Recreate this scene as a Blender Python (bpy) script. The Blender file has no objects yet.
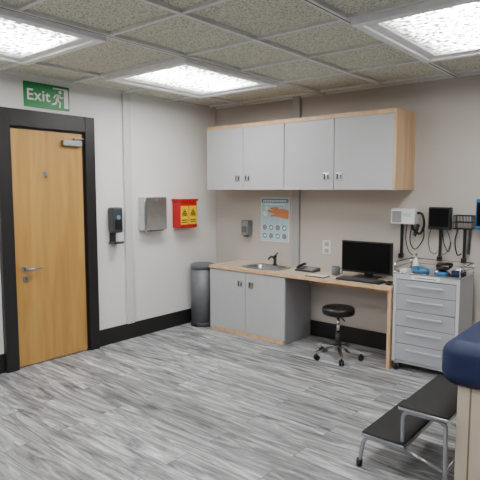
import bpy, bmesh, math
from mathutils import Vector, Matrix

scene = bpy.context.scene
COL = scene.collection
WORLD_POS = {}

# ------------------------------------------------------------------ materials
def new_mat(name):
    m = bpy.data.materials.new(name); m.use_nodes = True
    nt = m.node_tree
    b = nt.nodes["Principled BSDF"]
    return m, nt, b

def srgb(r, g, b):
    def c(v):
        v /= 255.0
        return v/12.92 if v <= 0.04045 else ((v+0.055)/1.055)**2.4
    return (c(r), c(g), c(b), 1.0)

def plain(name, col, rough=0.5, metal=0.0, var=0.06, scale=18.0, bump=0.0, spec=None):
    m, nt, b = new_mat(name)
    tc = nt.nodes.new("ShaderNodeTexCoord")
    n = nt.nodes.new("ShaderNodeTexNoise"); n.inputs["Scale"].default_value = scale
    n.inputs["Detail"].default_value = 3
    nt.links.new(tc.outputs["Object"], n.inputs["Vector"])
    r = nt.nodes.new("ShaderNodeValToRGB")
    r.color_ramp.elements[0].position = 0.3; r.color_ramp.elements[1].position = 0.7
    r.color_ramp.elements[0].color = tuple(c*(1-var) for c in col[:3])+(1,)
    r.color_ramp.elements[1].color = tuple(min(1, c*(1+var)) for c in col[:3])+(1,)
    nt.links.new(n.outputs["Fac"], r.inputs["Fac"])
    nt.links.new(r.outputs["Color"], b.inputs["Base Color"])
    b.inputs["Roughness"].default_value = rough
    b.inputs["Metallic"].default_value = metal
    if spec is not None: b.inputs["Specular IOR Level"].default_value = spec
    if bump:
        bp = nt.nodes.new("ShaderNodeBump"); bp.inputs["Strength"].default_value = bump
        bp.inputs["Distance"].default_value = 0.002
        n2 = nt.nodes.new("ShaderNodeTexNoise"); n2.inputs["Scale"].default_value = 250
        nt.links.new(tc.outputs["Object"], n2.inputs["Vector"])
        nt.links.new(n2.outputs["Fac"], bp.inputs["Height"])
        nt.links.new(bp.outputs["Normal"], b.inputs["Normal"])
    return m

def wood(name, c1, c2, stretch=(30, 30, 1.5), rough=0.4):
    m, nt, b = new_mat(name)
    tc = nt.nodes.new("ShaderNodeTexCoord")
    mp = nt.nodes.new("ShaderNodeMapping"); mp.inputs["Scale"].default_value = stretch
    n = nt.nodes.new("ShaderNodeTexNoise"); n.inputs["Scale"].default_value = 1.0
    n.inputs["Detail"].default_value = 6; n.inputs["Distortion"].default_value = 0.6
    r = nt.nodes.new("ShaderNodeValToRGB")
    r.color_ramp.elements[0].position = 0.3; r.color_ramp.elements[1].position = 0.72
    r.color_ramp.elements[0].color = c1; r.color_ramp.elements[1].color = c2
    nt.links.new(tc.outputs["Object"], mp.inputs["Vector"])
    nt.links.new(mp.outputs["Vector"], n.inputs["Vector"])
    nt.links.new(n.outputs["Fac"], r.inputs["Fac"])
    nt.links.new(r.outputs["Color"], b.inputs["Base Color"])
    b.inputs["Roughness"].default_value = rough
    return m

def floor_mat():
    m, nt, b = new_mat("grey_wood_plank_vinyl")
    N = nt.nodes.new; Lk = nt.links.new
    tc = N("ShaderNodeTexCoord")
    br = N("ShaderNodeTexBrick")
    br.offset = 0.37; br.squash = 1.0
    br.inputs["Scale"].default_value = 1.0
    br.inputs["Brick Width"].default_value = 1.3
    br.inputs["Row Height"].default_value = 0.17
    br.inputs["Mortar Size"].default_value = 0.0022
    br.inputs["Mortar Smooth"].default_value = 0.3
    br.inputs["Color1"].default_value = (0.0, 0.0, 0.0, 1)
    br.inputs["Color2"].default_value = (1.0, 1.0, 1.0, 1)
    br.inputs["Mortar"].default_value = (0.5, 0.5, 0.5, 1)
    Lk(tc.outputs["Object"], br.inputs["Vector"])
    sc = N("ShaderNodeVectorMath"); sc.operation = "SCALE"; sc.inputs["Scale"].default_value = 9.0
    Lk(br.outputs["Color"], sc.inputs[0])
    mp = N("ShaderNodeMapping"); mp.inputs["Scale"].default_value = (1.5, 13.0, 1.0)
    Lk(tc.outputs["Object"], mp.inputs["Vector"])
    ad = N("ShaderNodeVectorMath"); ad.operation = "ADD"
    Lk(mp.outputs["Vector"], ad.inputs[0]); Lk(sc.outputs["Vector"], ad.inputs[1])
    n = N("ShaderNodeTexNoise"); n.inputs["Scale"].default_value = 1.0
    n.inputs["Detail"].default_value = 9; n.inputs["Roughness"].default_value = 0.68
    n.inputs["Distortion"].default_value = 2.0
    Lk(ad.outputs["Vector"], n.inputs["Vector"])
    r = N("ShaderNodeValToRGB")
    e = r.color_ramp.elements
    e[0].position = 0.31; e[0].color = (0.055, 0.057, 0.060, 1)
    e[1].position = 0.69; e[1].color = (0.66, 0.67, 0.685, 1)
    k = e.new(0.42); k.color = (0.165, 0.168, 0.174, 1)
    k = e.new(0.52); k.color = (0.300, 0.304, 0.312, 1)
    Lk(n.outputs["Fac"], r.inputs["Fac"])
    mr = N("ShaderNodeMapRange"); mr.inputs["To Min"].default_value = 0.78; mr.inputs["To Max"].default_value = 1.2
    Lk(br.outputs["Color"], mr.inputs["Value"])
    mul = N("ShaderNodeVectorMath"); mul.operation = "SCALE"
    Lk(r.outputs["Color"], mul.inputs[0]); Lk(mr.outputs["Result"], mul.inputs["Scale"])
    mx = N("ShaderNodeMix"); mx.data_type = "RGBA"
    Lk(br.outputs["Fac"], mx.inputs["Factor"])
    Lk(mul.outputs["Vector"], mx.inputs["A"])
    mx.inputs["B"].default_value = (0.09, 0.09, 0.092, 1)
    Lk(mx.outputs["Result"], b.inputs["Base Color"])
    b.inputs["Roughness"].default_value = 0.48
    bp = N("ShaderNodeBump"); bp.inputs["Strength"].default_value = 0.2; bp.inputs["Distance"].default_value = 0.002
    Lk(n.outputs["Fac"], bp.inputs["Height"]); Lk(bp.outputs["Normal"], b.inputs["Normal"])
    return m

def ceiling_mat():
    m, nt, b = new_mat("speckled_ceiling_tile")
    N = nt.nodes.new; Lk = nt.links.new
    tc = N("ShaderNodeTexCoord")
    n = N("ShaderNodeTexNoise"); n.inputs["Scale"].default_value = 110; n.inputs["Detail"].default_value = 3
    n.inputs["Roughness"].default_value = 0.7
    Lk(tc.outputs["Object"], n.inputs["Vector"])
    r = N("ShaderNodeValToRGB")
    e = r.color_ramp.elements
    e[0].position = 0.36; e[0].color = srgb(116, 116, 102)
    e[1].position = 0.52; e[1].color = srgb(218, 217, 200)
    Lk(n.outputs["Fac"], r.inputs["Fac"])
    Lk(r.outputs["Color"], b.inputs["Base Color"])
    b.inputs["Roughness"].default_value = 0.95
    return m

def diffuser_mat(strength):
    m, nt, b = new_mat("prismatic_light_diffuser")
    N = nt.nodes.new; Lk = nt.links.new
    tc = N("ShaderNodeTexCoord")
    n = N("ShaderNodeTexNoise"); n.inputs["Scale"].default_value = 30; n.inputs["Detail"].default_value = 5
    Lk(tc.outputs["Object"], n.inputs["Vector"])
    mr = N("ShaderNodeMapRange"); mr.inputs["From Min"].default_value = 0.42; mr.inputs["From Max"].default_value = 0.62
    mr.inputs["To Min"].default_value = 0.04; mr.inputs["To Max"].default_value = 2.0
    Lk(n.outputs["Fac"], mr.inputs["Value"])
    sep = N("ShaderNodeSeparateXYZ"); Lk(tc.outputs["Object"], sep.inputs[0])
    ab = N("ShaderNodeMath"); ab.operation = "ABSOLUTE"; Lk(sep.outputs["X"], ab.inputs[0])
    m2 = N("ShaderNodeMapRange"); m2.inputs["From Min"].default_value = 0.06; m2.inputs["From Max"].default_value = 0.36
    m2.inputs["To Min"].default_value = strength*1.9; m2.inputs["To Max"].default_value = strength*0.07
    Lk(ab.outputs[0], m2.inputs["Value"])
    mu = N("ShaderNodeMath"); mu.operation = "MULTIPLY"
    Lk(mr.outputs["Result"], mu.inputs[0]); Lk(m2.outputs["Result"], mu.inputs[1])
    b.inputs["Base Color"].default_value = (0.8, 0.8, 0.8, 1)
    b.inputs["Emission Color"].default_value = (1.0, 0.99, 0.975, 1)
    Lk(mu.outputs[0], b.inputs["Emission Strength"])
    return m

M_WALL_L = plain("off_white_painted_wall", srgb(229, 228, 225), 0.9, var=0.015, scale=2, bump=0.1)
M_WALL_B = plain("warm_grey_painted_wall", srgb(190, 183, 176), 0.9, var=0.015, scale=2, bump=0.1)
M_WALL_H = plain("unseen_wall_fill_cutting_grey", srgb(112, 112, 110), 0.9, var=0.015, scale=2, bump=0.1)  # unseen walls: grey darkened to cut bounced fill, not a known paint colour
M_FLOOR = floor_mat()
M_CEIL = ceiling_mat()
M_BAR = plain("painted_ceiling_grid_bar", srgb(220, 220, 218), 0.5)
M_DIFF = diffuser_mat(15.0)
M_LFRAME = plain("white_light_frame", srgb(240, 241, 241), 0.4)
M_BASEB = plain("black_skirting", srgb(26, 25, 25), 0.5)
M_FRAME = plain("black_door_frame_paint", srgb(28, 27, 28), 0.45)
M_DOOR = wood("honey_oak_veneer", srgb(170, 128, 64), srgb(194, 153, 86), (14, 14, 1.2), 0.38)
M_MAPLE = wood("pale_maple_edging", srgb(200, 162, 120), srgb(224, 190, 150), (12, 12, 1.5), 0.45)
M_TOP = wood("pale_beech_worktop", srgb(190, 172, 150), srgb(208, 192, 172), (2, 20, 10), 0.4)
M_GREY = plain("light_grey_laminate", srgb(180, 182, 184), 0.42, var=0.01)
M_GREY2 = plain("mid_grey_laminate", srgb(146, 147, 151), 0.45, var=0.01)
M_DARK = plain("dark_gap_black", srgb(22, 22, 23), 0.6)
M_BLACK = plain("black_plastic", srgb(18, 18, 20), 0.42)
M_BLACKV = plain("black_vinyl", srgb(18, 18, 20), 0.35, bump=0.1)
M_SCREEN = plain("dark_matte_screen", srgb(5, 5, 6), 0.35, spec=0.15)
M_STEEL = plain("brushed_stainless_steel", srgb(205, 207, 209), 0.2, 1.0)
M_STEELD = plain("dull_steel", srgb(156, 158, 161), 0.4, 0.85)
M_CHROME = plain("chrome", srgb(215, 217, 220), 0.15, 1.0)
M_BINM = plain("grey_metallic_bin", srgb(112, 115, 118), 0.5, 0.3)
M_BIND = plain("dark_grey_plastic", srgb(58, 60, 64), 0.4)
M_BINL = plain("mid_grey_plastic", srgb(96, 99, 103), 0.45)
M_WHITE = plain("white_plastic", srgb(226, 226, 224), 0.4, var=0.02)
M_PAPER = plain("white_paper", srgb(232, 234, 234), 0.7, var=0.02)
M_SHEET = plain("pale_couch_paper", srgb(200, 208, 218), 0.8, var=0.03)
M_RED = plain("red_plastic", srgb(190, 14, 20), 0.4)
M_YEL = plain("yellow_label", srgb(240, 200, 20), 0.5)
M_GREEN = plain("green_sign", srgb(0, 134, 62), 0.4)
M_BLUE = plain("blue_plastic", srgb(40, 110, 165), 0.4)
M_LBLUE = plain("pale_blue_print", srgb(178, 206, 218), 0.6)
M_TEAL = plain("teal_print", srgb(84, 150, 176), 0.6)
M_SKIN = plain("orange_tan_print", srgb(214, 140, 88), 0.6)
M_NAVY = plain("navy_blue_vinyl", srgb(26, 38, 74), 0.55, bump=0.3, spec=0.35)
M_BEIGE = wood("beige_couch_panel", srgb(196, 182, 162), srgb(212, 199, 180), (8, 8, 1), 0.5)
M_BEIGED = plain("beige_laminate_groove", srgb(132, 114, 94), 0.6)
M_TRUNK = plain("grey_white_pvc_trunking", srgb(212, 212, 211), 0.4, var=0.01)
M_TRUNKG = plain("grey_pvc_trunking", srgb(166, 166, 166), 0.45, var=0.01)
M_CART = plain("light_grey_painted_steel", srgb(194, 197, 202), 0.35, var=0.01)
M_CARTD = plain("grey_drawer_steel", srgb(166, 169, 175), 0.4, var=0.01)
M_PULL = plain("pale_grey_pull", srgb(190, 192, 196), 0.35, var=0.01)
M_RUBBER = plain("black_rubber", srgb(24, 24, 25), 0.75, bump=0.3)
M_TUBE = plain("grey_painted_tube", srgb(168, 171, 176), 0.25, 0.7)
M_SINKM = plain("sink_steel", srgb(150, 150, 152), 0.28, 0.9)

# ------------------------------------------------------------------ mesh builder
class B:
    def __init__(s):
        s.bm = bmesh.new(); s.mats = []; s.mi = 0
    def mat(s, m):
        if m not in s.mats: s.mats.append(m)
        s.mi = s.mats.index(m); return s
    def _tag(s, verts, smooth=False):
        fs = set(f for v in verts if v.is_valid for f in v.link_faces)
        for f in fs:
            f.material_index = s.mi
            if smooth: f.smooth = True
    def box(s, lo, hi, bev=0.0, seg=2):
        lo = Vector(lo); hi = Vector(hi)
        g = bmesh.ops.create_cube(s.bm, size=1.0)
        vs = g["verts"]
        c = (lo+hi)/2; d = hi-lo
        for v in vs: v.co = Vector((v.co.x*d.x, v.co.y*d.y, v.co.z*d.z))+c
        s._tag(vs)
        if bev > 0:
            bev = min(bev, abs(d.x)*.49, abs(d.y)*.49, abs(d.z)*.49)
            es = list(set(e for v in vs for e in v.link_edges))
            r = bmesh.ops.bevel(s.bm, geom=es, offset=bev, segments=seg, affect="EDGES", profile=0.5, clamp_overlap=True)
            for f in r["faces"]:
                f.material_index = s.mi
                f.smooth = seg > 2
        return s
    def cyl(s, p0, p1, r0, r1=None, seg=24, smooth=True):
        p0 = Vector(p0); p1 = Vector(p1); r1 = r0 if r1 is None else r1
        d = p1-p0
        g = bmesh.ops.create_cone(s.bm, cap_ends=True, segments=seg, radius1=r0, radius2=r1, depth=d.length)
        q = d.to_track_quat("Z", "Y").to_matrix().to_4x4()
        bmesh.ops.transform(s.bm, matrix=Matrix.Translation((p0+p1)/2) @ q, verts=g["verts"])
        fs = set(f for v in g["verts"] for f in v.link_faces)
        for f in fs:
            f.material_index = s.mi
            f.smooth = smooth and len(f.verts) == 4
        return s
    def sph(s, c, r, sc=(1, 1, 1), seg=20):
        g = bmesh.ops.create_uvsphere(s.bm, u_segments=seg, v_segments=seg//2, radius=r)
        for v in g["verts"]:
            v.co = Vector((v.co.x*sc[0], v.co.y*sc[1], v.co.z*sc[2]))+Vector(c)
        s._tag(g["verts"], True); return s
    def loft(s, rings, cap0=True, cap1=True, smooth=True):
        vr = [[s.bm.verts.new(Vector(p)) for p in r] for r in rings]
        n = len(vr[0])
        for a, b in zip(vr[:-1], vr[1:]):
            for i in range(n):
                f = s.bm.faces.new((a[i], a[(i+1) % n], b[(i+1) % n], b[i]))
                f.material_index = s.mi; f.smooth = smooth
        if cap0: f = s.bm.faces.new(list(reversed(vr[0]))); f.material_index = s.mi
        if cap1: f = s.bm.faces.new(vr[-1]); f.material_index = s.mi
        return s
    def lathe(s, c, prof, seg=32, cap0=True, cap1=True):
        c = Vector(c)
        rings = [[c+Vector((r*math.cos(2*math.pi*i/seg), r*math.sin(2*math.pi*i/seg), z)) for i in range(seg)] for r, z in prof]
        return s.loft(rings, cap0, cap1)
    def tube(s, pts, r, seg=8, smoothn=0):
        pts = [Vector(p) for p in pts]
        if smoothn:
            P = [pts[0]]+pts+[pts[-1]]; o = []
            for i in range(1, len(P)-2):
                for k in range(smoothn):
                    t = k/smoothn
                    o.append(0.5*((2*P[i])+(-P[i-1]+P[i+1])*t+(2*P[i-1]-5*P[i]+4*P[i+1]-P[i+2])*t*t+(-P[i-1]+3*P[i]-3*P[i+1]+P[i+2])*t**3))
            o.append(pts[-1]); pts = o
        t0 = (pts[1]-pts[0]).normalized()
        up = Vector((0, 0, 1)) if abs(t0.z) < 0.9 else Vector((1, 0, 0))
        nrm = t0.cross(up).normalized(); rings = []
        for i, p in enumerate(pts):
            if i == 0: t = t0
            elif i == len(pts)-1: t = (pts[-1]-pts[-2]).normalized()
            else: t = ((pts[i+1]-p).normalized()+(p-pts[i-1]).normalized()).normalized()
            nrm = (nrm-t*nrm.dot(t)).normalized(); bn = t.cross(nrm)
            rings.append([p+r*(math.cos(2*math.pi*k/seg)*nrm+math.sin(2*math.pi*k/seg)*bn) for k in range(seg)])
        return s.loft(rings)
    def coil(s, p0, p1, R, r, turns):
        p0 = Vector(p0); p1 = Vector(p1); d = (p1-p0); t = d.normalized()
        a = t.cross(Vector((0, 1, 0.01))).normalized(); c = t.cross(a); n = int(turns*10)
        return s.tube([p0+d*(i/n)+R*(math.cos(2*math.pi*i/10)*a+math.sin(2*math.pi*i/10)*c) for i in range(n+1)], r, 6)
    def prism(s, pts, depthvec):
        d = Vector(depthvec)
        a = [s.bm.verts.new(Vector(p)) for p in pts]
        b = [s.bm.verts.new(Vector(p)+d) for p in pts]
        n = len(a)
        fs = [s.bm.faces.new(list(reversed(a))), s.bm.faces.new(b)]
        for i in range(n): fs.append(s.bm.faces.new((a[i], a[(i+1) % n], b[(i+1) % n], b[i])))
        for f in fs: f.material_index = s.mi
        return s
    def addmesh(s, me, mtx):
        n0 = len(s.bm.verts); s.bm.from_mesh(me); s.bm.verts.ensure_lookup_table()
        vs = s.bm.verts[n0:]
        for v in vs: v.co = mtx @ v.co
        s._tag(vs); return s
    def done(s, name, parent=None, label=None, category=None, kind=None, group=None):
        bmesh.ops.recalc_face_normals(s.bm, faces=s.bm.faces[:])
        xs = [v.co for v in s.bm.verts]
        lo = Vector((min(v.x for v in xs), min(v.y for v in xs), min(v.z for v in xs)))
        hi = Vector((max(v.x for v in xs), max(v.y for v in xs), max(v.z for v in xs)))
        c = (lo+hi)/2
        if parent is None: c.z = lo.z
        if kind == "structure": c = Vector((0, 0, 0))
        for v in s.bm.verts: v.co -= c
        me = bpy.data.meshes.new(name); s.bm.to_mesh(me); s.bm.free()
        for m in s.mats: me.materials.append(m)
        o = bpy.data.objects.new(name, me); COL.objects.link(o)
        WORLD_POS[o.name] = c
        if parent is not None:
            o.parent = parent; o.location = c-WORLD_POS[parent.name]
        else: o.location = c
        if label: o["label"] = label
        if category: o["category"] = category
        if kind: o["kind"] = kind
        if group: o["group"] = group
        return o

def root(name, loc, label, category, group=None):
    o = bpy.data.objects.new(name, None); o.empty_display_size = 0.1
    COL.objects.link(o); o.location = loc; WORLD_POS[o.name] = Vector(loc)
    o["label"] = label; o["category"] = category
    if group: o["group"] = group
    return o

class Flat:
    """2D drawing on a plane in the scene (signs, posters)"""
    def __init__(s, b, o, u, v, n, th=0.0008):
        s.b = b; s.o = Vector(o); s.u = Vector(u); s.v = Vector(v); s.n = Vector(n); s.th = th
    def P(s, x, y, lvl): return s.o+s.u*x+s.v*y+s.n*lvl
    def poly(s, pts, m, lvl=0.0):
        s.b.mat(m); s.b.prism([s.P(x, y, lvl) for x, y in pts], s.n*s.th)
    def rect(s, x0, y0, x1, y1, m, lvl=0.0): s.poly([(x0, y0), (x1, y0), (x1, y1), (x0, y1)], m, lvl)
    def disc(s, x, y, r, m, lvl=0.0, sx=1, n=20):
        s.poly([(x+r*sx*math.cos(2*math.pi*i/n), y+r*math.sin(2*math.pi*i/n)) for i in range(n)], m, lvl)
    def ring(s, x, y, r0, r1, m, lvl=0.0, n=20):
        for i in range(n):
            a, c = 2*math.pi*i/n, 2*math.pi*(i+1)/n
            s.poly([(x+r0*math.cos(a), y+r0*math.sin(a)), (x+r1*math.cos(a), y+r1*math.sin(a)),
                    (x+r1*math.cos(c), y+r1*math.sin(c)), (x+r0*math.cos(c), y+r0*math.sin(c))], m, lvl)
    def line(s, x0, y0, x1, y1, w, m, lvl=0.0):
        d = Vector((x1-x0, y1-y0)); d.normalize(); p = Vector((-d.y, d.x))*w/2; e = d*w*0.3
        s.poly([(x0-e.x-p.x, y0-e.y-p.y), (x1+e.x-p.x, y1+e.y-p.y), (x1+e.x+p.x, y1+e.y+p.y), (x0-e.x+p.x, y0-e.y+p.y)], m, lvl)
    def text(s, txt, x, y, size, m, lvl=0.0):
        cu = bpy.data.curves.new("t", "FONT"); cu.body = txt; cu.size = size; cu.extrude = s.th/2
        cu.offset = size*0.014; cu.space_character = 1.08
        ob = bpy.data.objects.new("t", cu); COL.objects.link(ob)
        dg = bpy.context.evaluated_depsgraph_get()
        me = bpy.data.meshes.new_from_object(ob.evaluated_get(dg))
        mtx = Matrix((( s.u.x, s.v.x, s.n.x, 0), (s.u.y, s.v.y, s.n.y, 0), (s.u.z, s.v.z, s.n.z, 0), (0, 0, 0, 1)))
        mtx = Matrix.Translation(s.P(x, y, lvl+s.th/2)) @ mtx
        s.b.mat(m); s.b.addmesh(me, mtx)
        bpy.data.objects.remove(ob, do_unlink=True)

# ------------------------------------------------------------------ room shell
H = 2.45; XR = 5.3; YF = -6.4
B().mat(M_FLOOR).box((-0.1, YF-.1, -0.1), (XR+.1, 0.1, 0)).done("floor", kind="structure")
B().mat(M_CEIL).box((-0.1, YF-.1, H), (XR+.1, 0.1, H+.1)).done("ceiling", kind="structure")
B().mat(M_WALL_L).box((-0.1, YF-.1, 0), (0, 0.1, H)).done("wall_left", kind="structure")
B().mat(M_WALL_B).box((0, 0, 0), (XR+.1, 0.1, H)).done("wall_back", kind="structure")
B().mat(M_WALL_H).box((XR, YF-.1, 0), (XR+.1, 0, H)).done("wall_right", kind="structure")
B().mat(M_WALL_H).box((0, YF-.1, 0), (XR, YF, H)).done("wall_front", kind="structure")

bh = 0.16
bb = B().mat(M_BASEB)
bb.box((0, -1.69, 0), (0.016, 0, bh), 0.004)
bb.box((0, YF, 0), (0.016, -2.59, bh), 0.004)
bb.done("baseboard_left", kind="structure")
B().mat(M_BASEB).box((0.016, -0.016, 0), (XR, 0, bh), 0.004).done("baseboard_back", kind="structure")

# door frame + door
f = B().mat(M_FRAME)
f.box((0, -2.59, 0), (0.05, -2.485, 2.155), 0.004)
f.box((0, -1.79, 0), (0.05, -1.69, 2.155), 0.004)
f.box((0, -2.485, 2.015), (0.05, -1.79, 2.155), 0.004)
f.box((0, -2.485, 0), (0.022, -2.47, 2.015)); f.box((0, -1.805, 0), (0.022, -1.79, 2.015))
f.box((0, -2.47, 2.0), (0.022, -1.805, 2.015))
f.done("trim_1", kind="structure")
door = B().mat(M_DOOR).box((0.001, -2.468, 0.012), (0.018, -1.807, 1.998), 0.002).done("door_1", kind="structure")
h = B().mat(M_STEELD)
h.cyl((0.018, -2.39, 0.84), (0.026, -2.39, 0.84), 0.028)
h.cyl((0.026, -2.39, 0.84), (0.06, -2.39, 0.84), 0.010)
h.tube([(0.06, -2.39, 0.84), (0.064, -2.36, 0.84), (0.064, -2.26, 0.84)], 0.010)
h.done("handle", door, label="steel lever door handle")
B().mat(M_STEELD).cyl((0.018, -2.385, 0.755), (0.025, -2.385, 0.755), 0.024).mat(M_DARK).box((0.025, -2.388, 0.745), (0.0262, -2.382, 0.765)).done("keyhole_plate", door)
k = B().mat(M_STEELD)
k.cyl((0.018, -2.18, 1.64), (0.023, -2.18, 1.64), 0.02).tube([(0.02, -2.18, 1.645), (0.045, -2.18, 1.64), (0.055, -2.18, 1.66)], 0.006)
k.tube([(0.022, -2.18, 1.625), (0.04, -2.18, 1.60), (0.05, -2.18, 1.615)], 0.005)
k.done("coat_hook", door)
c = B().mat(M_STEELD).box((0.018, -2.02, 1.885), (0.06, -1.83, 1.935), 0.006)
c.cyl((0.04, -1.9, 1.935), (0.04, -1.9, 1.955), 0.012)
c.box((0.03, -1.9, 1.952), (0.045, -1.80, 1.96)).box((0.018, -1.93, 1.885), (0.0615, -1.925, 1.935))
c.done("door_closer", door, label="silver overhead door closer")

# trunking
B().mat(M_TRUNK).box((0, -1.345, bh), (0.03, -1.255, H), 0.004).done("trim_2", kind="structure")
B().mat(M_TRUNKG).box((1.10, -0.03, 0.16), (1.19, 0, H), 0.004).done("trim_3", kind="structure")
t = B().mat(M_BAR)
t.box((0, YF, H-.02), (0.02, 0, H)); t.box((0.02, -0.02, H-.02), (XR, 0, H))
t.done("trim_4", kind="structure")

# ceiling lights & grid
XL = [0.47, 1.47, 2.1, 2.72, 3.72, 4.32, 4.95]
YL = [-0.13, -0.73, -1.32, -1.91, -2.55, -3.13, -3.71, -4.35, -4.93, -5.5, -6.1]
lights = [(0.47, -1.91), (0.47, -3.71), (2.72, -1.91), (2.72, -3.71), (0.47, -5.5), (2.72, -5.5)]
LW, LD = 1.0, 1.17
def inlight(x, y):
    for lx, ly in lights:
        if lx+.02 < x < lx+LW-.02 and ly+.03 < y < ly+LD-.0: return True
    return False
g = B().mat(M_BAR)
for x in XL:
    w = 0.045 if x in (1.47, 2.72) else 0.026
    ys = sorted([YF]+YL+[-0.02])
    for a, b2 in zip(ys[:-1], ys[1:]):
        if not inlight(x, (a+b2)/2):
            g.mat(M_BAR).box((x-w/2, a, H-.022), (x+w/2, b2, H))
            if w > .04: g.mat(M_DARK).box((x-.004, a, H-.0226), (x+.004, b2, H-.021))
g.mat(M_BAR)
for y in YL:
    xs = sorted([0.02]+XL+[XR])
    for a, b2 in zip(xs[:-1], xs[1:]):
        if not inlight((a+b2)/2, y): g.box((a+.014, y-.013, H-.018), (b2-.014, y+.013, H))
g.done("trim_5", kind="structure")

for i, (lx, ly) in enumerate(lights):
    L = root("ceiling_light", (lx+LW/2, ly+LD/2, H-.04), "large square recessed ceiling light with textured diffuser", "ceiling light", "ceiling lights")
    fr = B().mat(M_LFRAME)
    for o, w, dz in ((0.02, 0.05, .05), (0.07, 0.06, .035)):
        fr.box((lx+o, ly+o, H-dz), (lx+LW-o, ly+o+w, H), 0.005)
        fr.box((lx+o, ly+LD-o-w, H-dz), (lx+LW-o, ly+LD-o, H), 0.005)
        fr.box((lx+o, ly+o+w, H-dz), (lx+o+w, ly+LD-o-w, H), 0.005)
        fr.box((lx+LW-o-w, ly+o+w, H-dz), (lx+LW-o, ly+LD-o-w, H), 0.005)
    fr.done("frame", L)
    o, w = 0.02, 0.11
    B().mat(M_DIFF).box((lx+o+w, ly+o+w, H-.02), (lx+LW-o-w, ly+LD-o-w, H-.012)).done("diffuser", L)

# ------------------------------------------------------------------ exit sign
s = root("exit_sign", (0.002, -2.125, 2.19), "green exit sign with white running figure above the door", "sign")
B().mat(M_GREEN).box((0.001, -2.335, 2.19), (0.008, -1.915, 2.395), 0.001).done("panel", s)
b = B(); F2 = Flat(b, (0.008, -2.33, 2.19), (0, 1, 0), (0, 0, 1), (1, 0, 0))
F2.text("Exit", 0.016, 0.06, 0.128, M_WHITE)
b.done("lettering", s)
b = B(); F2 = Flat(b, (0.008, -2.335, 2.19), (0, 1, 0), (0, 0, 1), (1, 0, 0))
F2.rect(0.368, 0.02, 0.408, 0.185, M_WHITE)
F2.rect(0.265, 0.173, 0.408, 0.185, M_WHITE)
F2.disc(0.332, 0.152, 0.0155, M_WHITE)
F2.line(0.318, 0.126, 0.302, 0.085, 0.027, M_WHITE)
F2.line(0.316, 0.131, 0.285, 0.122, 0.012, M_WHITE); F2.line(0.285, 0.122, 0.272, 0.100, 0.012, M_WHITE)
F2.line(0.323, 0.126, 0.338, 0.103, 0.012, M_WHITE); F2.line(0.338, 0.103, 0.355, 0.110, 0.011, M_WHITE)
F2.line(0.306, 0.085, 0.330, 0.062, 0.016, M_WHITE); F2.line(0.330, 0.062, 0.325, 0.025, 0.014, M_WHITE)
F2.line(0.298, 0.083, 0.285, 0.052, 0.016, M_WHITE); F2.line(0.285, 0.052, 0.256, 0.044, 0.014, M_WHITE)
b.done("pictogram", s)

# ------------------------------------------------------------------ left wall fittings
s = root("sanitiser_dispenser", (0, -1.48, 0.98), "dark grey hand sanitiser dispenser with drip tray on the wall", "dispenser")
B().mat(M_BIND).box((0.0, -1.54, 1.09), (0.10, -1.425, 1.335), 0.02, 4).mat(M_BLACK).box((0.085, -1.525, 1.12), (0.104, -1.44, 1.22), 0.008).done("body", s)
B().mat(M_TEAL).cyl((0.098, -1.483, 1.24), (0.106, -1.483, 1.24), 0.02).done("indicator", s)
B().mat(M_BIND).box((0.0, -1.52, 1.0), (0.008, -1.45, 1.10)).box((0.0, -1.535, 0.985), (0.11, -1.43, 1.0), 0.005).box((0.1, -1.535, 1.0), (0.11, -1.43, 1.01)).done("drip_tray", s)

s = root("paper_towel_dispenser", (0, -1.02, 1.07), "brushed stainless steel paper towel dispenser on the wall", "dispenser")
B().mat(M_STEEL).box((0.0, -1.165, 1.09), (0.11, -0.87, 1.43), 0.012, 3).mat(M_DARK).box((0.02, -1.12, 1.082), (0.1, -0.91, 1.092)).done("body", s)
B().mat(M_STEEL).box((0.108, -1.15, 1.14), (0.114, -0.885, 1.42), 0.003).done("cover", s)
B().mat(M_STEELD).cyl((0.112, -1.02, 1.40), (0.118, -1.02, 1.40), 0.009).done("lock", s)
B().mat(M_PAPER).box((0.035, -1.11, 1.07), (0.085, -0.92, 1.09), 0.004).done("paper_towels", s)

s = root("sharps_box", (0, -0.57, 1.09), "red wall box with two yellow hazard labels", "waste box")
B().mat(M_RED).box((0.0, -0.70, 1.09), (0.125, -0.44, 1.38), 0.01, 3).done("body", s)
B().mat(M_RED).box((0.0, -0.71, 1.38), (0.135, -0.43, 1.405), 0.006, 3).box((0.13, -0.6, 1.365), (0.14, -0.54, 1.395), 0.003).done("lid", s)
for yy in (-0.69, -0.565):
    b = B(); F2 = Flat(b, (0.125, yy, 1.13), (0, 1, 0), (0, 0, 1), (1, 0, 0))
    F2.rect(0, 0, 0.115, 0.20, M_YEL)
    F2.ring(0.0575, 0.12, 0.019, 0.027, M_BLACK, 0.0008)
    for a in (90, 210, 330):
        cx, cy = 0.0575+0.026*math.cos(math.radians(a)), 0.12+0.026*math.sin(math.radians(a))
        F2.ring(cx, cy, 0.012, 0.019, M_BLACK, 0.0008, 14)
    F2.disc(0.0575, 0.12, 0.006, M_BLACK, 0.0008)
    F2.rect(0.015, 0.042, 0.10, 0.053, M_BLACK, 0.0008); F2.rect(0.015, 0.02, 0.10, 0.03, M_BLACK, 0.0008)
    b.done("label_sticker", s)

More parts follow.
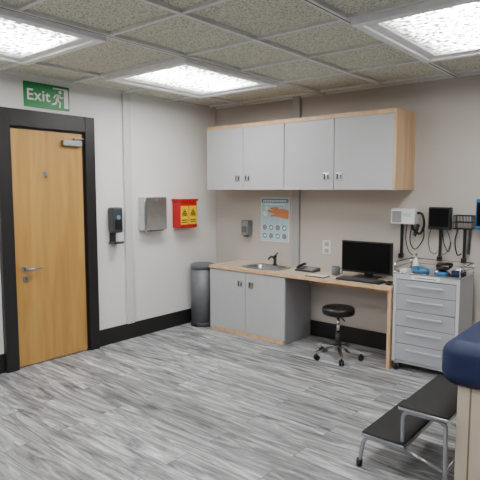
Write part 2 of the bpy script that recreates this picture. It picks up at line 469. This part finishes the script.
# ------------------------------------------------------------------ bin
bx, by = 0.175, -0.41
s = root("pedal_bin", (bx, by, 0), "tall grey cylindrical pedal bin in the corner", "bin")
B().mat(M_BIND).lathe((bx, by, 0), [(0.135, 0), (0.14, 0.01), (0.14, 0.04), (0.133, 0.045)]).done("base", s)
B().mat(M_BINM).lathe((bx, by, 0), [(0.132, 0.045), (0.132, 0.64)]).done("body", s)
B().mat(M_BINL).lathe((bx, by, 0), [(0.132, 0.64), (0.139, 0.642), (0.139, 0.672), (0.135, 0.682), (0.11, 0.692), (0.06, 0.697), (0.005, 0.699)]).done("lid", s)
B().mat(M_BLACK).box((0.15, -0.58, 0.012), (0.21, -0.54, 0.026), 0.004).done("pedal", s)

# ------------------------------------------------------------------ wall cabinets
def handle_small(par, x, y, z):
    b = B().mat(M_STEEL).box((x-.031, y-.006, z-.033), (x+.031, y, z+.033), 0.002)
    b.mat(M_BLACK).box((x-.022, y-.0075, z-.024), (x+.010, y-.0055, z+.024))
    b.mat(M_STEEL).box((x+.000, y-.018, z-.022), (x+.020, y-.006, z+.022), 0.003)
    b.done("handle", par, label="small square steel recessed pull")

def wall_cab(x0, x1, lab):
    z0, z1, yf = 1.5, 2.17, -0.40
    r = root("wall_cabinet", ((x0+x1)/2, -0.2, z0), lab, "cabinet", "wall cabinets above the worktop")
    t = 0.02
    last = x1 > 2
    b = B().mat(M_MAPLE)
    b.box((x0, yf+.02, z0), (x0+t, 0, z1-.035)).box((x1-t, yf if last else yf+.02, z0), (x1, 0, z1-.035))
    b.box((x0, yf, z1-.035), (x1, 0, z1)).box((x0+t, yf+.02, z0), (x1-t, 0, z0+t))
    b.box((x0+t, -0.01, z0+t), (x1-t, 0, z1-.035))
    b.done("body", r, label="pale maple carcass")
    xm = (x0+x1)/2 if not last else 1.80; zt = z1-.037
    xr = x1-t-.002 if last else x1-.003
    d1 = B().mat(M_GREY).box((x0+.003, yf, z0+.002), (xm-.003, yf+.018, zt), 0.0015).done("door", r, label="light grey door")
    d2 = B().mat(M_GREY).box((xm+.003, yf, z0+.002), (xr, yf+.018, zt), 0.0015).done("door", r, label="light grey door")
    handle_small(d1, xm-.075, yf, 1.62); handle_small(d2, xm+.055, yf, 1.62)
    return r
wall_cab(0.235, 1.257, "grey two-door wall cabinet with maple edging beside the corner")
wall_cab(1.258, 2.38, "grey two-door wall cabinet with exposed maple end panel")

# ------------------------------------------------------------------ base cabinet + worktop + sink
x0, x1, yf = 0.36, 1.34, -0.49
r = root("base_cabinet", (0.85, -0.25, 0), "grey two-door base cabinet under the sink", "cabinet")
b = B().mat(M_GREY2)
b.box((x0, yf+.018, 0.035), (x0+.018, -0.02, 0.665)).box((x1-.018, yf+.018, 0.0), (x1, -0.02, 0.665))
b.box((x0+.018, yf+.02, 0.05), (x1-.018, -0.02, 0.066)).box((x0+.018, -0.03, 0.066), (x1-.018, -0.02, 0.665))
b.done("body", r)
B().mat(M_MAPLE).box((x0, yf, 0.0), (x1-.018, yf+.018, 0.035), 0.001).done("plinth", r, label="pale wood plinth strip")
d1 = B().mat(M_GREY).box((x0, yf, 0.038), (0.847, yf+.018, 0.66), 0.0015).done("door", r)
d2 = B().mat(M_GREY).box((0.852, yf, 0.038), (x1, yf+.018, 0.66), 0.0015).done("door", r)
handle_small(d1, 0.78, yf, 0.54); handle_small(d2, 0.925, yf, 0.54)

r = root("worktop", (1.4, -0.25, 0.668), "long pale wood worktop with maple edging and end support", "worktop")
sx0, sx1, sy0, sy1 = 0.72, 1.16, -0.40, -0.10
WE = 2.415
b = B().mat(M_TOP)
b.box((0.35, -0.485, 0.668), (sx0, 0, 0.70)).box((sx1, -0.485, 0.668), (WE, 0, 0.70))
b.box((sx0, -0.485, 0.668), (sx1, sy0, 0.70)).box((sx0, sy1, 0.668), (sx1, 0, 0.70))
b.done("top", r)
B().mat(M_MAPLE).box((0.35, -0.50, 0.668), (WE, -0.485, 0.70), 0.002).done("edging", r)
B().mat(M_MAPLE).box((2.38, -0.49, 0.0), (2.41, -0.02, 0.668), 0.002).done("support_panel", r, label="maple end support panel")
B().mat(M_MAPLE).box((1.342, -0.06, 0.55), (2.38, -0.035, 0.668), 0.002).done("rear_rail", r)

def rrect(cx, cy, hx, hy, z, e=4.0, n=48):
    o = []
    for i in range(n):
        a = 2*math.pi*i/n; ca, sa = math.cos(a), math.sin(a)
        o.append((cx+hx*math.copysign(abs(ca)**(2/e), ca), cy+hy*math.copysign(abs(sa)**(2/e), sa), z))
    return o
cx, cy = 0.94, -0.25
s = root("sink", (cx, cy, 0.57), "inset stainless steel sink in the worktop", "sink")
B().mat(M_SINKM).loft([rrect(cx, cy, .245, .175, .7005), rrect(cx, cy, .243, .173, .706), rrect(cx, cy, .205, .125, .706),
    rrect(cx, cy, .2, .12, .70), rrect(cx, cy, .185, .105, .60), rrect(cx, cy, .15, .08, .585), rrect(cx, cy, .02, .02, .58, 2)], False, True).done("basin", s)
B().mat(M_CHROME).cyl((cx, cy, .581), (cx, cy, .585), 0.022).done("drain", s)
s = root("tap", (0.94, -0.1, 0.706), "dark chrome lever tap behind the sink", "tap")
b = B().mat(M_BIND).cyl((.94, -.1, .706), (.94, -.1, .716), .026).cyl((.94, -.1, .716), (.94, -.1, .79), .016)
b.tube([(.94, -.1, .76), (.94, -.15, .80), (.94, -.2, .795), (.94, -.215, .775)], .010, 10, 5)
b.done("spout", s)
B().mat(M_BLACK).cyl((.94, -.1, .79), (.94, -.1, .81), .018).tube([(.94, -.1, .805), (.94, -.07, .825), (.94, -.05, .83)], .007).done("lever", s)

# ------------------------------------------------------------------ back wall fittings
s = root("soap_dispenser", (0.52, -0.05, 0.98), "grey soap dispenser on the wall above the sink", "dispenser")
B().mat(M_STEELD).box((0.455, -0.09, 1.0), (0.56, 0, 1.165), 0.015, 4).done("body", s)
B().mat(M_BINL).box((0.475, -0.094, 1.03), (0.54, -0.088, 1.10), 0.002).box((0.485, -0.08, 0.98), (0.53, -0.03, 1.0), 0.005).done("push_bar", s)

b = B(); P = Flat(b, (0.675, -0.003, 0.945), (1, 0, 0), (0, 0, 1), (0, -1, 0))
W_, H_ = 0.375, 0.475
b.mat(M_PAPER).box((0.675, -0.003, 0.945), (0.675+W_, -0.0, 0.945+H_))
P.rect(0.006, 0.006, W_-.006, H_-.006, M_LBLUE, 0)
P.rect(0.01, H_-.055, W_-.01, H_-.015, M_TEAL, .0008)
for i in range(14):
    P.rect(0.035+i*.022, H_-.046, 0.049+i*.022, H_-.026, M_PAPER, .0016)
P.rect(0.05, H_-.08, W_-.06, H_-.067, M_PAPER, .0008)
P.poly([(0.369, .25), (.369, .34), (.30, .355), (.22, .35), (.16, .335), (.10, .345), (.09, .325), (.15, .305), (.20, .30), (.13, .285), (.135, .268), (.20, .27), (.27, .262), (.32, .25)], M_SKIN, .0008)
P.poly([(.12, .36), (.20, .375), (.25, .365), (.22, .345), (.15, .34)], M_SKIN, .0016)
P.disc(.06, .30, .03, M_PAPER, .0008); P.disc(.08, .36, .02, M_PAPER, .0008)
for j in range(2):
    for i in range(4):
        P.disc(0.055+i*.087, 0.150-j*.09, .038, M_PAPER, .0008)
        P.disc(0.055+i*.087, 0.150-j*.09, .032, M_TEAL, .0016)
        P.poly([(0.038+i*.087, .143-j*.09), (.055+i*.087, .134-j*.09), (.074+i*.087, .145-j*.09), (.068+i*.087, .163-j*.09), (.045+i*.087, .162-j*.09)], M_PAPER if (i+j) % 2 else M_SKIN, .0024)
b.done("hand_hygiene_poster", label="pale blue hand washing poster with orange hands illustration", category="poster")

s = root("light_switch", (1.51, 0, 0.86), "white double wall switch plate above the worktop", "switch")
B().mat(M_WHITE).box((1.465, -0.012, 0.855), (1.56, 0, 1.0), 0.003).done("plate", s)
B().mat(M_TRUNKG).box((1.49, -0.017, 0.94), (1.535, -0.011, 0.98), 0.002).done("rocker", s)
B().mat(M_TRUNKG).box((1.49, -0.017, 0.875), (1.535, -0.011, 0.915), 0.002).done("rocker", s)

# ------------------------------------------------------------------ desk items
Z = 0.70
s = root("monitor", (2.04, -0.2, Z), "black flat screen computer monitor on the worktop", "monitor")
B().mat(M_BLACK).box((1.795, -0.215, 0.745), (2.285, -0.18, 1.035), 0.004).box((1.92, -0.18, 0.80), (2.16, -0.155, 0.98), 0.01).done("housing", s)
B().mat(M_SCREEN).box((1.807, -0.2165, 0.762), (2.273, -0.2145, 1.023)).done("screen", s)
B().mat(M_BLACK).box((1.93, -0.27, Z), (2.15, -0.1, Z+.012), 0.004).box((2.0, -0.16, Z+.01), (2.08, -0.14, 0.85), 0.004).done("stand", s)

s = root("keyboard", (2.09, -0.39, Z), "black computer keyboard in front of the monitor", "keyboard")
B().mat(M_BLACK).box((1.87, -0.46, Z), (2.29, -0.32, Z+.018), 0.005).done("body", s)
b = B().mat(M_BIND)
for j in range(5):
    for i in range(17):
        b.box((1.88+i*.0236, -0.452+j*.0255, Z+.018), (1.9+i*.0236, -0.431+j*.0255, Z+.023), 0.002, 1)
b.done("keys", s)
B().mat(M_BLACK).sph((2.35, -0.40, Z+.018), 0.03, (1, 1.6, .6)).mat(M_BIND).box((2.348, -0.445, Z+.026), (2.352, -0.415, Z+.034)).done("computer_mouse", label="small black computer mouse beside the keyboard", category="mouse")

s = root("mug", (1.75, -0.24, Z), "grey mug beside the monitor", "mug")
B().mat(M_BINL).lathe((1.75, -0.24, Z), [(0.034, 0), (0.038, .005), (0.04, .085), (0.036, .085), (0.034, .012), (0.002, .01)], 24).done("cup", s)
B().mat(M_BINL).tube([(1.789, -.24, Z+.07), (1.815, -.24, Z+.065), (1.815, -.24, Z+.03), (1.788, -.24, Z+.02)], .005, 8, 4).done("handle", s)

s = root("telephone", (1.41, -0.2, Z), "dark grey desk telephone on the worktop", "telephone")
B().mat(M_BIND).prism([(1.30, -0.26, Z), (1.30, -0.26, Z+.015), (1.30, -0.12, Z+.035), (1.30, -0.12, Z)], (0.21, 0, 0)).done("base", s)
b = B().mat(M_BLACK)
b.tube([(1.335, -.265, Z+.03), (1.335, -.25, Z+.043), (1.335, -.14, Z+.06), (1.335, -.125, Z+.05)], .013, 10, 4)
b.done("handset", s)
b = B().mat(M_TRUNKG)
for j in range(4):
    for i in range(3):
        yy = -.245+j*.028; zz = Z+.014+(yy+.26)*.143
        b.box((1.39+i*.035, yy, zz), (1.412+i*.035, yy+.016, zz+.006), .002, 1)
b.done("keypad", s)

s = root("notebook", (1.66, -0.42, Z), "open black notebook with white pages at the worktop edge", "notebook")
B().mat(M_BLACK).box((1.555, -0.475, Z), (1.755, -0.355, Z+.006), .001).done("cover", s)
B().mat(M_PAPER).box((1.567, -0.455, Z+.006), (1.651, -0.375, Z+.012), .002).box((1.659, -0.455, Z+.006), (1.743, -0.375, Z+.012), .002).done("pages", s)

# ------------------------------------------------------------------ stool
sx, sy = 1.93, -0.50
s = root("stool", (sx, sy, 0), "round black swivel stool with chrome column and casters", "stool")
B().mat(M_BLACKV).lathe((sx, sy, 0), [(0.12, .40), (0.138, .405), (0.145, .42), (0.145, .45), (0.135, .465), (0.10, .472), (0.01, .474)], 36).done("seat", s)
B().mat(M_BLACK).cyl((sx, sy, .385), (sx, sy, .402), .07).tube([(sx+.03, sy-.02, .385), (sx+.11, sy-.09, .375)], .006).done("seat_plate", s)
B().mat(M_CHROME).cyl((sx, sy, .2), (sx, sy, .39), .014).mat(M_BLACK).cyl((sx, sy, .08), (sx, sy, .24), .024).done("column", s)
b = B().mat(M_BLACK); b.cyl((sx, sy, .075), (sx, sy, .125), .035)
ends = []
for i in range(5):
    a = math.radians(20+72*i); d = Vector((math.cos(a), math.sin(a), 0)); q = Vector((-d.y, d.x, 0))
    c0 = Vector((sx, sy, 0)); e = c0+d*.215
    r0 = [c0+d*.02+q*.02+Vector((0, 0, .118)), c0+d*.02-q*.02+Vector((0, 0, .118)), c0+d*.02-q*.02+Vector((0, 0, .085)), c0+d*.02+q*.02+Vector((0, 0, .085))]
    r1 = [e+q*.012+Vector((0, 0, .08)), e-q*.012+Vector((0, 0, .08)), e-q*.012+Vector((0, 0, .062)), e+q*.012+Vector((0, 0, .062))]
    b.mat(M_CHROME).loft([r0, r1], smooth=False); ends.append((e, d, q))
b.done("star_base", s, label="chrome five-star base")
for e, d, q in ends:
    e = e-d*.01
    b = B().mat(M_BLACK).cyl(e+Vector((0, 0, .045)), e+Vector((0, 0, .066)), .008)
    b.cyl(e-q*.018+Vector((0, 0, .024)), e-q*.005+Vector((0, 0, .024)), .024).cyl(e+q*.005+Vector((0, 0, .024)), e+q*.018+Vector((0, 0, .024)), .024)
    b.box(e+Vector((-.008, -.008, .03)), e+Vector((.008, .008, .05)), .002)
    b.done("caster", s)

# ------------------------------------------------------------------ medical cart
cx0, cx1, cy0, cy1 = 2.422, 2.95, -0.47, -0.12
s = root("medical_cart", ((cx0+cx1)/2, -0.28, 0), "light grey steel medical drawer cart on casters beside the desk", "cart")
b = B().mat(M_CART)
b.box((cx0, cy0+.02, .08), (cx0+.02, cy1, .82), .003).box((cx1-.02, cy0+.02, .08), (cx1, cy1, .82), .003)
b.box((cx0, cy0+.02, .065), (cx1, cy1, .09), .003).box((cx0+.02, cy1-.01, .09), (cx1-.02, cy1, .82))
b.box((cx0, cy0, .775), (cx1, cy1, .82), .004).mat(M_BINL).box((cx0+.02, cy0+.006, .09), (cx1-.02, cy0+.010, .775))
b.mat(M_CART).box((cx0-.001, cy0-.004, .08), (cx0+.026, cy0+.022, .80), .004).box((cx1-.026, cy0-.004, .08), (cx1+.002, cy0+.022, .80), .004)
b.done("body", s)
zs = [.092, .24, .385, .52, .65, .772]
for a, c in zip(zs[:-1], zs[1:]):
    d = B().mat(M_CARTD).box((cx0+.028, cy0-.003, a+.002), (cx1-.028, cy0+.006, c-.003), .003).done("drawer", s)
    zc = c-.045
    B().mat(M_PULL).box((cx0+.12, cy0-.024, zc-.007), (cx1-.12, cy0-.016, zc+.007), .003).box((cx0+.13, cy0-.017, zc-.005), (cx0+.145, cy0-.002, zc+.005)).box((cx1-.145, cy0-.017, zc-.005), (cx1-.13, cy0-.002, zc+.005)).done("handle", d, label="pale straight bar pull")
b = B().mat(M_STEEL).box((cx0-.005, cy0-.006, .82), (cx1+.005, cy1+.006, .832), .003)
b.done("top_tray", s, label="stainless steel top")
b = B().mat(M_CHROME)
for (px, py) in ((cx0+.005, cy0+.005), (cx1-.005, cy0+.005), (cx0+.005, cy1-.005), (cx1-.005, cy1-.005)):
    b.cyl((px, py, .83), (px, py, .91), .006, seg=12)
b.tube([(cx0+.005, cy0+.005, .91), (cx0+.005, cy1-.005, .91), (cx1-.005, cy1-.005, .91), (cx1-.005, cy0+.005, .91)], .0055)
b.tube([(cx0+.005, cy0+.005, .87), (cx0+.005, cy1-.005, .87), (cx1-.005, cy1-.005, .87), (cx1-.005, cy0+.005, .87)], .0035)
b.done("guard_rail", s)
B().mat(M_PAPER).box((2.57, cy0-.007, .781), (2.80, cy0-.0005, .816)).mat(M_BINL).box((2.60, cy0-.0075, .794), (2.77, cy0-.007, .801)).done("label_strip", s)
for (px, py) in ((cx0+.03, cy0+.03), (cx1-.03, cy0+.03), (cx0+.03, cy1-.03), (cx1-.03, cy1-.03)):
    B().mat(M_BLACK).cyl((px-.012, py, .030), (px+.012, py, .030), .030).mat(M_STEELD).box((px-.02, py-.012, .028), (px-.015, py+.012, .068)).box((px+.015, py-.012, .028), (px+.02, py+.012, .068)).box((px-.02, py-.014, .058), (px+.02, py+.014, .068)).done("caster", s)

zt = .833
b = B().mat(M_BLUE)
b.tube([(2.54, -.34, zt+.011), (2.57, -.41, zt+.011), (2.65, -.40, zt+.011), (2.655, -.33, zt+.011), (2.59, -.31, zt+.03), (2.54, -.36, zt+.028), (2.61, -.42, zt+.024)], .011, 8, 5)
b.done("blue_tubing", label="coil of blue medical tubing on the cart top", category="tubing")
s = root("stethoscope", (2.75, -.25, zt), "black and red coiled stethoscope on the cart", "stethoscope")
B().mat(M_BLACK).tube([(2.69, -.22, zt+.03), (2.71, -.27, zt+.055), (2.77, -.27, zt+.07), (2.80, -.21, zt+.06), (2.75, -.17, zt+.014), (2.70, -.21, zt+.013), (2.71, -.27, zt+.03), (2.76, -.28, zt+.04), (2.78, -.24, zt+.03)], .013, 8, 5).done("tube", s)
B().mat(M_STEEL).cyl((2.72, -.32, zt), (2.72, -.32, zt+.018), .020).done("chest_piece", s)
B().mat(M_RED).tube([(2.71, -.265, zt+.058), (2.745, -.275, zt+.07)], .014).done("clip", s, label="red clip")
s = root("glove_box", (2.88, -.3, zt), "small dark blue box on the cart", "box")
B().mat(M_NAVY).box((2.845, -.36, zt), (2.925, -.24, zt+.035), .003).done("carton", s)
B().mat(M_PAPER).box((2.865, -.335, zt+.035), (2.905, -.265, zt+.037)).done("opening", s)
s = root("bottle", (2.50, -.2, zt), "small white dispenser bottle on the cart", "bottle")
B().mat(M_WHITE).lathe((2.50, -.2, zt), [(.022, 0), (.024, .004), (.024, .07), (.01, .09), (.01, .10)], 20).done("container", s)
B().mat(M_STEELD).cyl((2.50, -.2, zt+.10), (2.50, -.2, zt+.125), .008).box((2.495, -.23, zt+.12), (2.505, -.19, zt+.13), .002).done("pump", s)
B().mat(M_BLUE).box((2.75, -.45, zt), (2.83, -.38, zt+.018), .003).done("packet", label="blue sterile packet on the cart", category="packet")
B().mat(M_PAPER).box((2.455, -.44, zt), (2.52, -.36, zt+.02), .003).done("gauze_pack", label="white gauze pack on the cart top", category="gauze")

# ------------------------------------------------------------------ wall equipment
def bracket(par, x, z0, z1):
    B().mat(M_BLACK).box((x-.010, -0.03, z0), (x+.010, 0, z1), .003).box((x-.018, -0.045, z0-.01), (x+.018, 0, z0+.03), .004).done("bracket", par, label="slim black vertical wall bracket")
s = root("blood_pressure_unit", (2.34, 0, .93), "white wall mounted blood pressure unit with black coiled cable", "medical monitor")
B().mat(M_WHITE).box((2.22, -0.11, 1.20), (2.44, -0.0, 1.335), .008, 3).done("housing", s)
B().mat(M_STEELD).box((2.235, -0.112, 1.215), (2.32, -0.109, 1.315)).mat(M_LBLUE).box((2.335, -0.112, 1.265), (2.405, -0.109, 1.30)).done("display", s)
bracket(s, 2.29, .90, 1.205)
b = B().mat(M_BLACK)
b.tube([(2.435, -.05, 1.30), (2.485, -.06, 1.29), (2.505, -.06, 1.20), (2.47, -.06, 1.12), (2.41, -.05, 1.15), (2.39, -.04, 1.20)], .011, 8, 6)
b.coil((2.455, -.06, 1.20), (2.42, -.06, 1.10), .014, .005, 7)
b.tube([(2.39, -.04, 1.19), (2.38, -.05, 1.05), (2.43, -.05, .98), (2.50, -.05, 1.08), (2.495, -.05, 1.2)], .005, 6, 6)
b.tube([(2.35, -.05, 1.20), (2.345, -.06, 1.08), (2.37, -.06, .97), (2.42, -.08, .93)], .004, 6, 6)
b.done("cable", s)
s = root("patient_monitor", (2.63, 0, .93), "black wall mounted patient monitor screen", "medical monitor")
B().mat(M_BLACK).box((2.55, -0.09, 1.165), (2.735, -0.03, 1.355), .008, 3).box((2.60, -0.03, 1.2), (2.68, 0, 1.3)).done("housing", s)
B().mat(M_SCREEN).box((2.563, -0.092, 1.19), (2.722, -0.0895, 1.343)).done("screen", s)
bracket(s, 2.635, .90, 1.165)
b = B().mat(M_BINL)
b.tube([(2.57, -.06, 1.17), (2.545, -.05, 1.08), (2.56, -.05, .98), (2.60, -.05, .95), (2.62, -.06, .97)], .004, 6, 6)
b.tube([(2.70, -.06, 1.17), (2.73, -.05, 1.06), (2.70, -.05, .97), (2.66, -.06, .95)], .004, 6, 6)
b.mat(M_BLACK).tube([(2.66, -.06, 1.17), (2.68, -.06, 1.05), (2.72, -.06, .98), (2.74, -.06, 1.06)], .004, 6, 6)
b.done("cable", s)
s = root("wire_basket", (2.84, 0, .93), "black wire accessory basket on the wall", "basket")
b = B().mat(M_BLACK)
bx0, bx1, by0, by1, bz0, bz1 = 2.77, 2.91, -0.12, -0.006, 1.18, 1.29
for zz in (bz0, (bz0+bz1)/2, bz1):
    b.tube([(bx0, by0, zz), (bx1, by0, zz), (bx1, by1, zz), (bx0, by1, zz), (bx0, by0, zz)], .004, 6)
for i in range(7):
    xx = bx0+(bx1-bx0)*i/6
    b.tube([(xx, by0, bz1), (xx, by0, bz0), (xx, by1, bz0), (xx, by1, bz1)], .003, 6)
for i in range(1, 4):
    yy = by0+(by1-by0)*i/4
    b.tube([(bx0, yy, bz1), (bx0, yy, bz0), (bx1, yy, bz0), (bx1, yy, bz1)], .003, 6)
b.done("wire_frame", s)
bracket(s, 2.835, .90, 1.18)
B().mat(M_BLACK).coil((2.885, -.05, 1.17), (2.875, -.05, .97), .012, .004, 12).tube([(2.79, -.05, 1.18), (2.77, -.06, 1.07), (2.79, -.05, .96), (2.82, -.04, .97)], .005, 6, 6).done("cable", s, label="black coiled cable")
s = root("vital_signs_monitor", (3.04, 0, 1.18), "blue framed wall monitor", "medical monitor")
B().mat(M_BLUE).box((2.935, -0.10, 1.18), (3.2, 0, 1.43), .01, 3).done("housing", s)
B().mat(M_SCREEN).box((2.945, -0.102, 1.21), (3.18, -0.099, 1.40)).done("screen", s)

# ------------------------------------------------------------------ step stool
s = root("step_stool", (3.18, -1.76, 0), "two-tier step stool with black rubber treads beside the couch", "step stool")
ya, yb = -2.07, -1.52
for (ax, bx_, zz) in ((3.155, 3.408, .40), (2.955, 3.19, .20)):
    b = B().mat(M_TUBE).box((ax, ya-.012, zz-.012), (bx_, yb+.012, zz+.004), .005, 3)
    b.mat(M_RUBBER).box((ax+.002, ya-.009, zz+.003), (bx_-.002, yb+.009, zz+.014), .005, 3)
    b.done("tread", s, label="matte black tread with grey edge")
b = B().mat(M_TUBE)
for y in (ya+.02, yb-.02):
    b.tube([(2.935, y, .015), (2.95, y, .12), (2.967, y, .162), (3.0, y, .175), (3.19, y, .175)], .011, 12, 4)
    b.tube([(3.17, y, .175), (3.172, y, .33), (3.185, y, .366), (3.22, y, .375), (3.34, y, .375), (3.375, y, .364), (3.386, y, .33), (3.39, y, .015)], .011, 12, 4)
b.tube([(3.39, ya+.02, .12), (3.39, yb-.02, .12)], .009)
b.tube([(3.175, ya+.02, .177), (3.175, yb-.02, .177)], .009)
b.tube([(2.985, ya+.02, .172), (2.985, yb-.02, .172)], .009)
b.tube([(3.19, ya+.02, .175), (3.39, ya+.02, .12)], .009); b.tube([(3.19, yb-.02, .175), (3.39, yb-.02, .12)], .009)
b.done("frame", s, label="bent grey tubular steel frame")
for y in (ya+.02, yb-.02):
    for x in (2.932, 3.39):
        B().mat(M_BLACK).cyl((x, y, 0), (x+.003, y, .04), .017).done("foot", s)

# ------------------------------------------------------------------ examination couch
s = root("examination_couch", (3.75, -1.1, 0), "examination couch with navy vinyl mattress on beige cabinet base", "couch")
b = B().mat(M_BEIGE).box((3.418, -2.0, 0.0), (4.08, -.25, .555), .004)
b.box((3.485, -2.008, .05), (4.04, -1.999, .54), .003)
b.mat(M_BEIGED).box((3.416, -1.94, .0), (3.42, -1.936, .555)).box((3.416, -1.15, 0), (3.42, -1.146, .555)).box((3.475, -2.0015, .0), (3.485, -1.998, .555))
b.done("base", s)
b = B().mat(M_NAVY).box((3.335, -2.05, .555), (4.13, -.8, .78), .075, 8)
b.box((3.335, -.79, .555), (4.13, -.22, .78), .075, 8)
b.done("mattress", s)
B().mat(M_SHEET).box((3.50, -1.96, .779), (4.0, -.88, .783), .001).done("paper_sheet", s, label="pale paper couch sheet")

# ------------------------------------------------------------------ world + camera
w = bpy.data.worlds.new("world"); scene.world = w; w.use_nodes = True
w.node_tree.nodes["Background"].inputs[0].default_value = (0.5, 0.5, 0.5, 1)
w.node_tree.nodes["Background"].inputs[1].default_value = 0.3

cam = bpy.data.cameras.new("camera"); co = bpy.data.objects.new("camera", cam); COL.objects.link(co)
cam.sensor_width = 36; cam.lens = 36*522/480
p = math.radians(5.47)
fw = Vector((-0.641*math.cos(p), 0.7675*math.cos(p), -math.sin(p)))
co.location = (4.18, -4.56, 1.5)
co.rotation_euler = fw.to_track_quat("-Z", "Y").to_euler()
scene.camera = co
